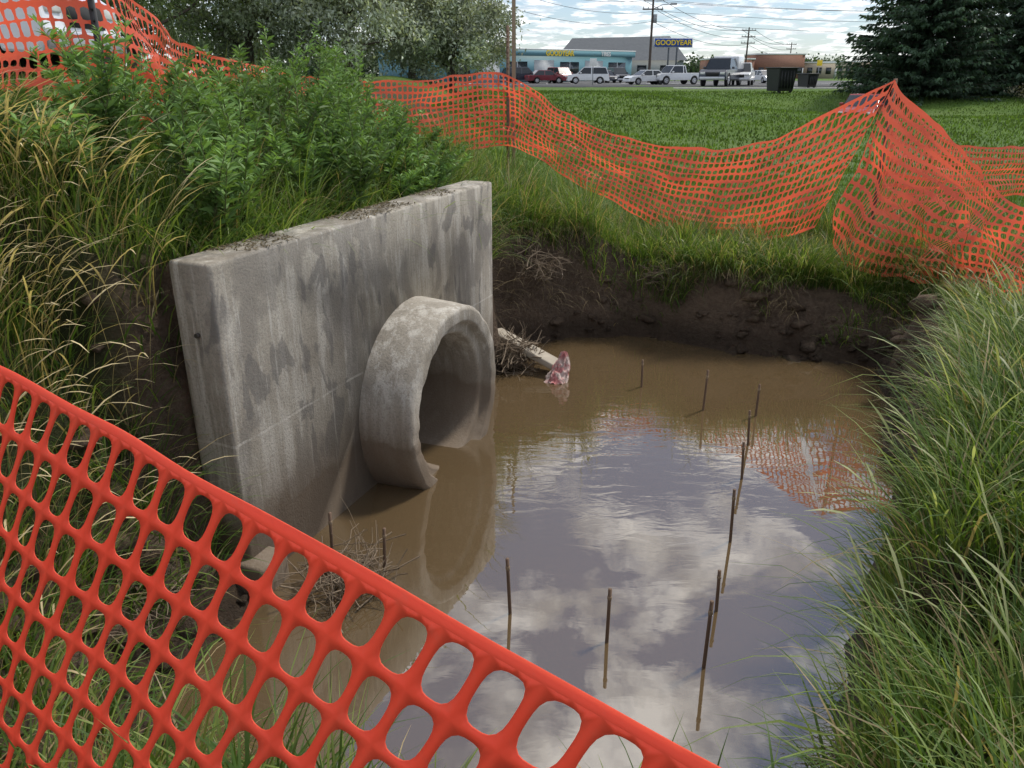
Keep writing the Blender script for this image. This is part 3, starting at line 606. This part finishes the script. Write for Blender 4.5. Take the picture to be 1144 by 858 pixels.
# ---------------------------------------------------------------- vehicles
M_tyre=simple('tyre_rubber',(.02,.02,.02),.8); M_hub=simple('alloy_hub',(.55,.55,.57),.35,.6); M_chr=simple('headlamp',(.7,.7,.68),.2); M_tail=simple('tail_lamp',(.4,.02,.02),.3)
def paint(n,c):
    m=simple(n,c,.28); m.node_tree.nodes['Principled BSDF'].inputs['Coat Weight'].default_value=.6; return m
def prism(name,prof,wfun,mat,parent,bev=.05):
    n=len(prof); V=[(x,-wfun(x,z),z) for x,z in prof]+[(x,wfun(x,z),z) for x,z in prof]
    me=bpy.data.meshes.new(name); me.from_pydata(V,[],[tuple(range(n)),tuple(range(2*n-1,n-1,-1))]+[(i,n+i,n+(i+1)%n,(i+1)%n) for i in range(n)])
    bm=bmesh.new(); bm.from_mesh(me); bmesh.ops.recalc_face_normals(bm,faces=bm.faces); bm.to_mesh(me); bm.free()
    o=bpy.data.objects.new(name,me); link(o); me.materials.append(mat); o.parent=parent
    if bev: m=o.modifiers.new('b','BEVEL'); m.width=bev; m.segments=2; m.limit_method='ANGLE'
    return o
def car(name,x,y,z,rot,mat,kind='sedan',sc=1):
    e=empty(name,(x,y,z),rot); e.scale=(sc,sc,sc)
    if kind=='sedan': L,W,bl,rf,r=4.7,1.82,.92,1.45,.33; cab=[(-1.75,bl),(-1.15,rf),(.45,rf),(1.25,bl)]; hood=.84; tail=.95
    elif kind=='suv': L,W,bl,rf,r=4.8,1.9,1.08,1.78,.37; cab=[(-2.28,bl),(-2.0,rf),(.55,rf),(1.25,bl)]; hood=1.02; tail=1.08
    else: L,W,bl,rf,r=5.7,2.0,1.18,1.92,.42; cab=[(-.75,bl),(-.6,rf),(.85,rf),(1.5,bl)]; hood=1.12; tail=1.18
    h=L/2; g=.28 if kind!='pickup' else .42
    wf,wr=h-.95,-h+1.05
    def arch(cx): return [(cx+(r+.07)*math.cos(t),r+(r+.07)*math.sin(t)) for t in np.linspace(0.05,math.pi-.05,9)]
    bot_=[(h-.08,g)]+[p for p in arch(wf) if p[1]>g]+[p for p in arch(wr) if p[1]>g]+[(-h+.06,g)]
    up=[(-h,g+.3),(-h+.05,tail-.05),(-h+.2,tail),(cab[0][0],bl),(cab[3][0],bl),(h-.25,hood),(h-.03,hood-.16),(h,g+.25)]
    prism('body',bot_+up,lambda a,b_:W/2*(1-.05*max(0,b_-.7)),mat,e,.03)
    wt=lambda a,b_:W/2*(.93-.22*(b_-bl))
    prism('glasshouse',cab,wt,M_glass,e,.03)
    prism('roof',[(cab[1][0]-.03,rf-.05),(cab[1][0]+.05,rf+.035),(cab[2][0]-.05,rf+.035),(cab[2][0]+.03,rf-.05)],lambda a,b_:wt(a,b_)+.012,mat,e,.02)
    for sgn in (-1,1):
        for k,fx in enumerate(((cab[0],cab[1]),((-.35,bl),(-.35,rf)),(cab[3],cab[2]))):
            (a0,b0),(a1,b1)=fx
            pts=[(a0-.05,b0-.01),(a0+.05,b0-.01),(a1+.05,b1-.03),(a1-.05,b1-.03)]
            V=[(px,sgn*(wt(px,pz)+.008),pz) for px,pz in pts]; mesh_np('pillar_%d_%d'%(k,sgn),V,np.array([[0,1,2,3]]),mat,parent=e)
        box('mirror_%d'%sgn,(cab[3][0]-.45,sgn*W/2-.02 if sgn>0 else -W/2-.16,bl+.02),(cab[3][0]-.28,W/2+.16 if sgn>0 else -W/2+.02,bl+.17),mat,e,.02)
        box('headlamp_%d'%sgn,(h-.12,sgn*W*.36-.17,hood-.30),(h+.01,sgn*W*.36+.17,hood-.14),M_chr,e,.02)
        box('tail_lamp_%d'%sgn,(-h-.01,sgn*W*.40-.12,tail-.30),(-h+.1,sgn*W*.40+.12,tail-.08),M_tail,e,.02)
        for cx in (wf,wr):
            cyl('tyre_%d_%d'%(sgn,int(cx*10)),(cx,sgn*(W/2-.23),r),(cx,sgn*(W/2-.01),r),r,M_tyre,e,24); cyl('hub_%d_%d'%(sgn,int(cx*10)),(cx,sgn*(W/2-.05),r),(cx,sgn*(W/2+.003),r),r*.62,M_hub,e,16)
            for q in range(5):
                aa=q*1.2566; cyl('slot_%d_%d_%d'%(q,sgn,int(cx*10)),(cx+r*.38*math.cos(aa),sgn*(W/2),r+r*.38*math.sin(aa)),(cx+r*.38*math.cos(aa),sgn*(W/2+.006),r+r*.38*math.sin(aa)),r*.11,M_tyre,e,8)
    box('bumper',(h-.05,-W*.46,g+.02),(h+.07,W*.46,g+.24),mat if kind=='sedan' else M_hub,e,.03); box('grille',(h-.02,-W*.24,g+.28),(h+.02,W*.24,hood-.17),M_tyre,e)
    box('bumper_rear',(-h-.07,-W*.46,g+.02),(-h+.05,W*.46,g+.22),mat if kind=='sedan' else M_hub,e,.03)
    if kind=='pickup': box('bed_floor',(-h+.15,-W*.40,tail+.003),(cab[0][0]-.1,W*.40,tail+.02),M_tyre,e)
    return e
Pw=paint('car_paint_white',(.72,.73,.74)); Pr=paint('car_paint_red',(.32,.03,.03)); Pd=paint('car_paint_dark',(.03,.035,.05)); Ps=paint('car_paint_silver',(.4,.41,.42)); Pm=paint('car_paint_maroon',(.16,.02,.03))
zz=1.33; rad=math.radians
car('parked_car',4.0,101,zz,rad(15),Pm,'sedan'); car('parked_car',6.0,104,zz,rad(-65),Pr,'suv')
car('parked_suv',8.8,98,zz,rad(178),Pw,'suv'); car('parked_car',11.8,108,zz,rad(-75),Pd,'sedan'); car('parked_suv',13.6,109,zz,rad(-80),Pd,'suv')
car('parked_car',14.6,92,zz,rad(-160),Pw,'sedan'); car('parked_pickup',18.0,93,zz,rad(-155),Pw,'pickup')
tr=car('parked_pickup',20.6,83,zz,rad(-118),Pd,'pickup',1.3)
box('cap_topper',(-2.75,-.95,1.18),(-.8,.95,2.1),Pw,tr,.08); box('cap_window',(-2.3,-.965,1.4),(-1.2,-.952,1.9),M_glass,tr)
car('parked_pickup',23.6,87,zz,rad(-110),Pw,'pickup',1.1)
car('parked_car',31.0,104,zz,rad(-80),Pw,'sedan'); car('parked_suv',1.2,103,zz,rad(20),Pd,'suv')
zc=float(height(np.array([18.2]),np.array([43.]))[0]); car('parked_car',18.2,43,zc+.01,rad(-125),Pr,'sedan')
car('parked_suv',36.5,66,1.3,rad(-95),Pm,'suv')
zc=float(height(np.array([-5.9]),np.array([8.6]))[0]); car('parked_pickup',-7.6,9.45,zc+.0,rad(4),Pw,'pickup')
M_bin=simple('dark_bin_plastic',(.018,.019,.02),.5)
def dumpster(x,y,w_,h_):
    z=float(height(np.array([x]),np.array([y]))[0]); e=empty('dumpster',(x,y,z),rad(20)); prism('body',[(-w_/2+.1,.12),(w_/2-.1,.12),(w_/2,h_),(-w_/2,h_)],lambda a,b_:.6+.1*b_,M_bin,e,.02)
    box('lid',(-w_/2-.06,-.85,h_+.003),(w_/2+.06,.85,h_+.09),M_bin,e,.03)
    for k in range(5): box('rib_%d'%k,(-w_/2+.25+k*(w_-.5)/4-.03,-.78,.3),(-w_/2+.25+k*(w_-.5)/4+.03,-.62,h_-.1),M_bin,e)
    for k,q in enumerate((-1,1)):
        cyl('wheel_%d'%k,(q*(w_/2-.25),-.6,.09),(q*(w_/2-.25),-.5,.09),.09,M_tyre,e,12)
dumpster(19.1,60,1.5,1.6); dumpster(25.2,72,1.1,1.1)
e=empty('traffic_sign',(8.4,88,1.3)); cyl('post',(0,0,0),(0,0,2.6),.04,M_sid,e,8); box('plate',(-.35,-.06,1.9),(.35,-.045,2.6),M_white,e,.01)
e=empty('traffic_sign',(47,130,1.3)); cyl('post',(0,0,0),(0,0,3),.05,M_sid,e,8); box('plate',(-.4,-.08,2.2),(.4,-.06,3.0),M_yel,e,.01)

# ---------------------------------------------------------------- sky & sun
el,az=math.radians(58),math.radians(55)
W=bpy.data.worlds.new('World'); scene.world=W; W.use_nodes=True; nt=W.node_tree; bg=nt.nodes['Background']
sk=N(nt,'ShaderNodeTexSky',sky_type='NISHITA'); sk.sun_disc=False; sk.sun_elevation=el; sk.sun_rotation=az; sk.air_density=1.0; sk.dust_density=.4; sk.ozone_density=2.0
skc=mix(nt,1.0,sk.outputs[0],(.86,.96,1.12),'MULTIPLY'); skc=mix(nt,.30,skc,(4.2,4.5,4.9))
tc=N(nt,'ShaderNodeTexCoord'); s=N(nt,'ShaderNodeSeparateXYZ'); nt.links.new(tc.outputs['Generated'],s.inputs[0])
za=N(nt,'ShaderNodeMath',operation='MAXIMUM'); nt.links.new(s.outputs[2],za.inputs[0]); za.inputs[1].default_value=0
zb=N(nt,'ShaderNodeMath',operation='ADD'); nt.links.new(za.outputs[0],zb.inputs[0]); zb.inputs[1].default_value=.12
dx=N(nt,'ShaderNodeMath',operation='DIVIDE'); nt.links.new(s.outputs[0],dx.inputs[0]); nt.links.new(zb.outputs[0],dx.inputs[1])
dy=N(nt,'ShaderNodeMath',operation='DIVIDE'); nt.links.new(s.outputs[1],dy.inputs[0]); nt.links.new(zb.outputs[0],dy.inputs[1])
cb=N(nt,'ShaderNodeCombineXYZ'); nt.links.new(dx.outputs[0],cb.inputs[0]); nt.links.new(dy.outputs[0],cb.inputs[1]); cb.inputs[2].default_value=5.2
cl=noise(nt,4.4,8,.60,cb.outputs[0],.35); sh=noise(nt,6.5,5,.6,cb.outputs[0],.2)
cov=ramp(nt,cl,[(.455,0),(.51,.55),(.60,1)])
hz=ramp(nt,s.outputs[2],[(.0,.55),(.12,.7),(.3,1)])
cm=N(nt,'ShaderNodeMath',operation='MULTIPLY'); nt.links.new(cov,cm.inputs[0]); nt.links.new(hz,cm.inputs[1])
ccol=mix(nt,ramp(nt,sh,[(.42,0),(.60,1)]),(6.6,6.8,7.3),(15.5,15.3,15))
out=mix(nt,cm.outputs[0],skc,ccol)
nt.links.new(out,bg.inputs[0]); bg.inputs[1].default_value=.13
sd=Vector((math.sin(az)*math.cos(el),math.cos(az)*math.cos(el),math.sin(el)))
L=bpy.data.lights.new('sun','SUN'); L.energy=3.3; L.angle=math.radians(7); L.color=(1,.94,.85); lo=bpy.data.objects.new('sun',L); link(lo); lo.rotation_euler=sd.to_track_quat('Z','Y').to_euler()

cam=bpy.data.cameras.new('camera'); cam.sensor_width=36; cam.lens=27.7; cam.clip_start=.05; cam.clip_end=3000
co_=bpy.data.objects.new('camera',cam); link(co_); co_.location=(0,0,2.6); co_.rotation_euler=(math.radians(90-21.6),0,0); scene.camera=co_
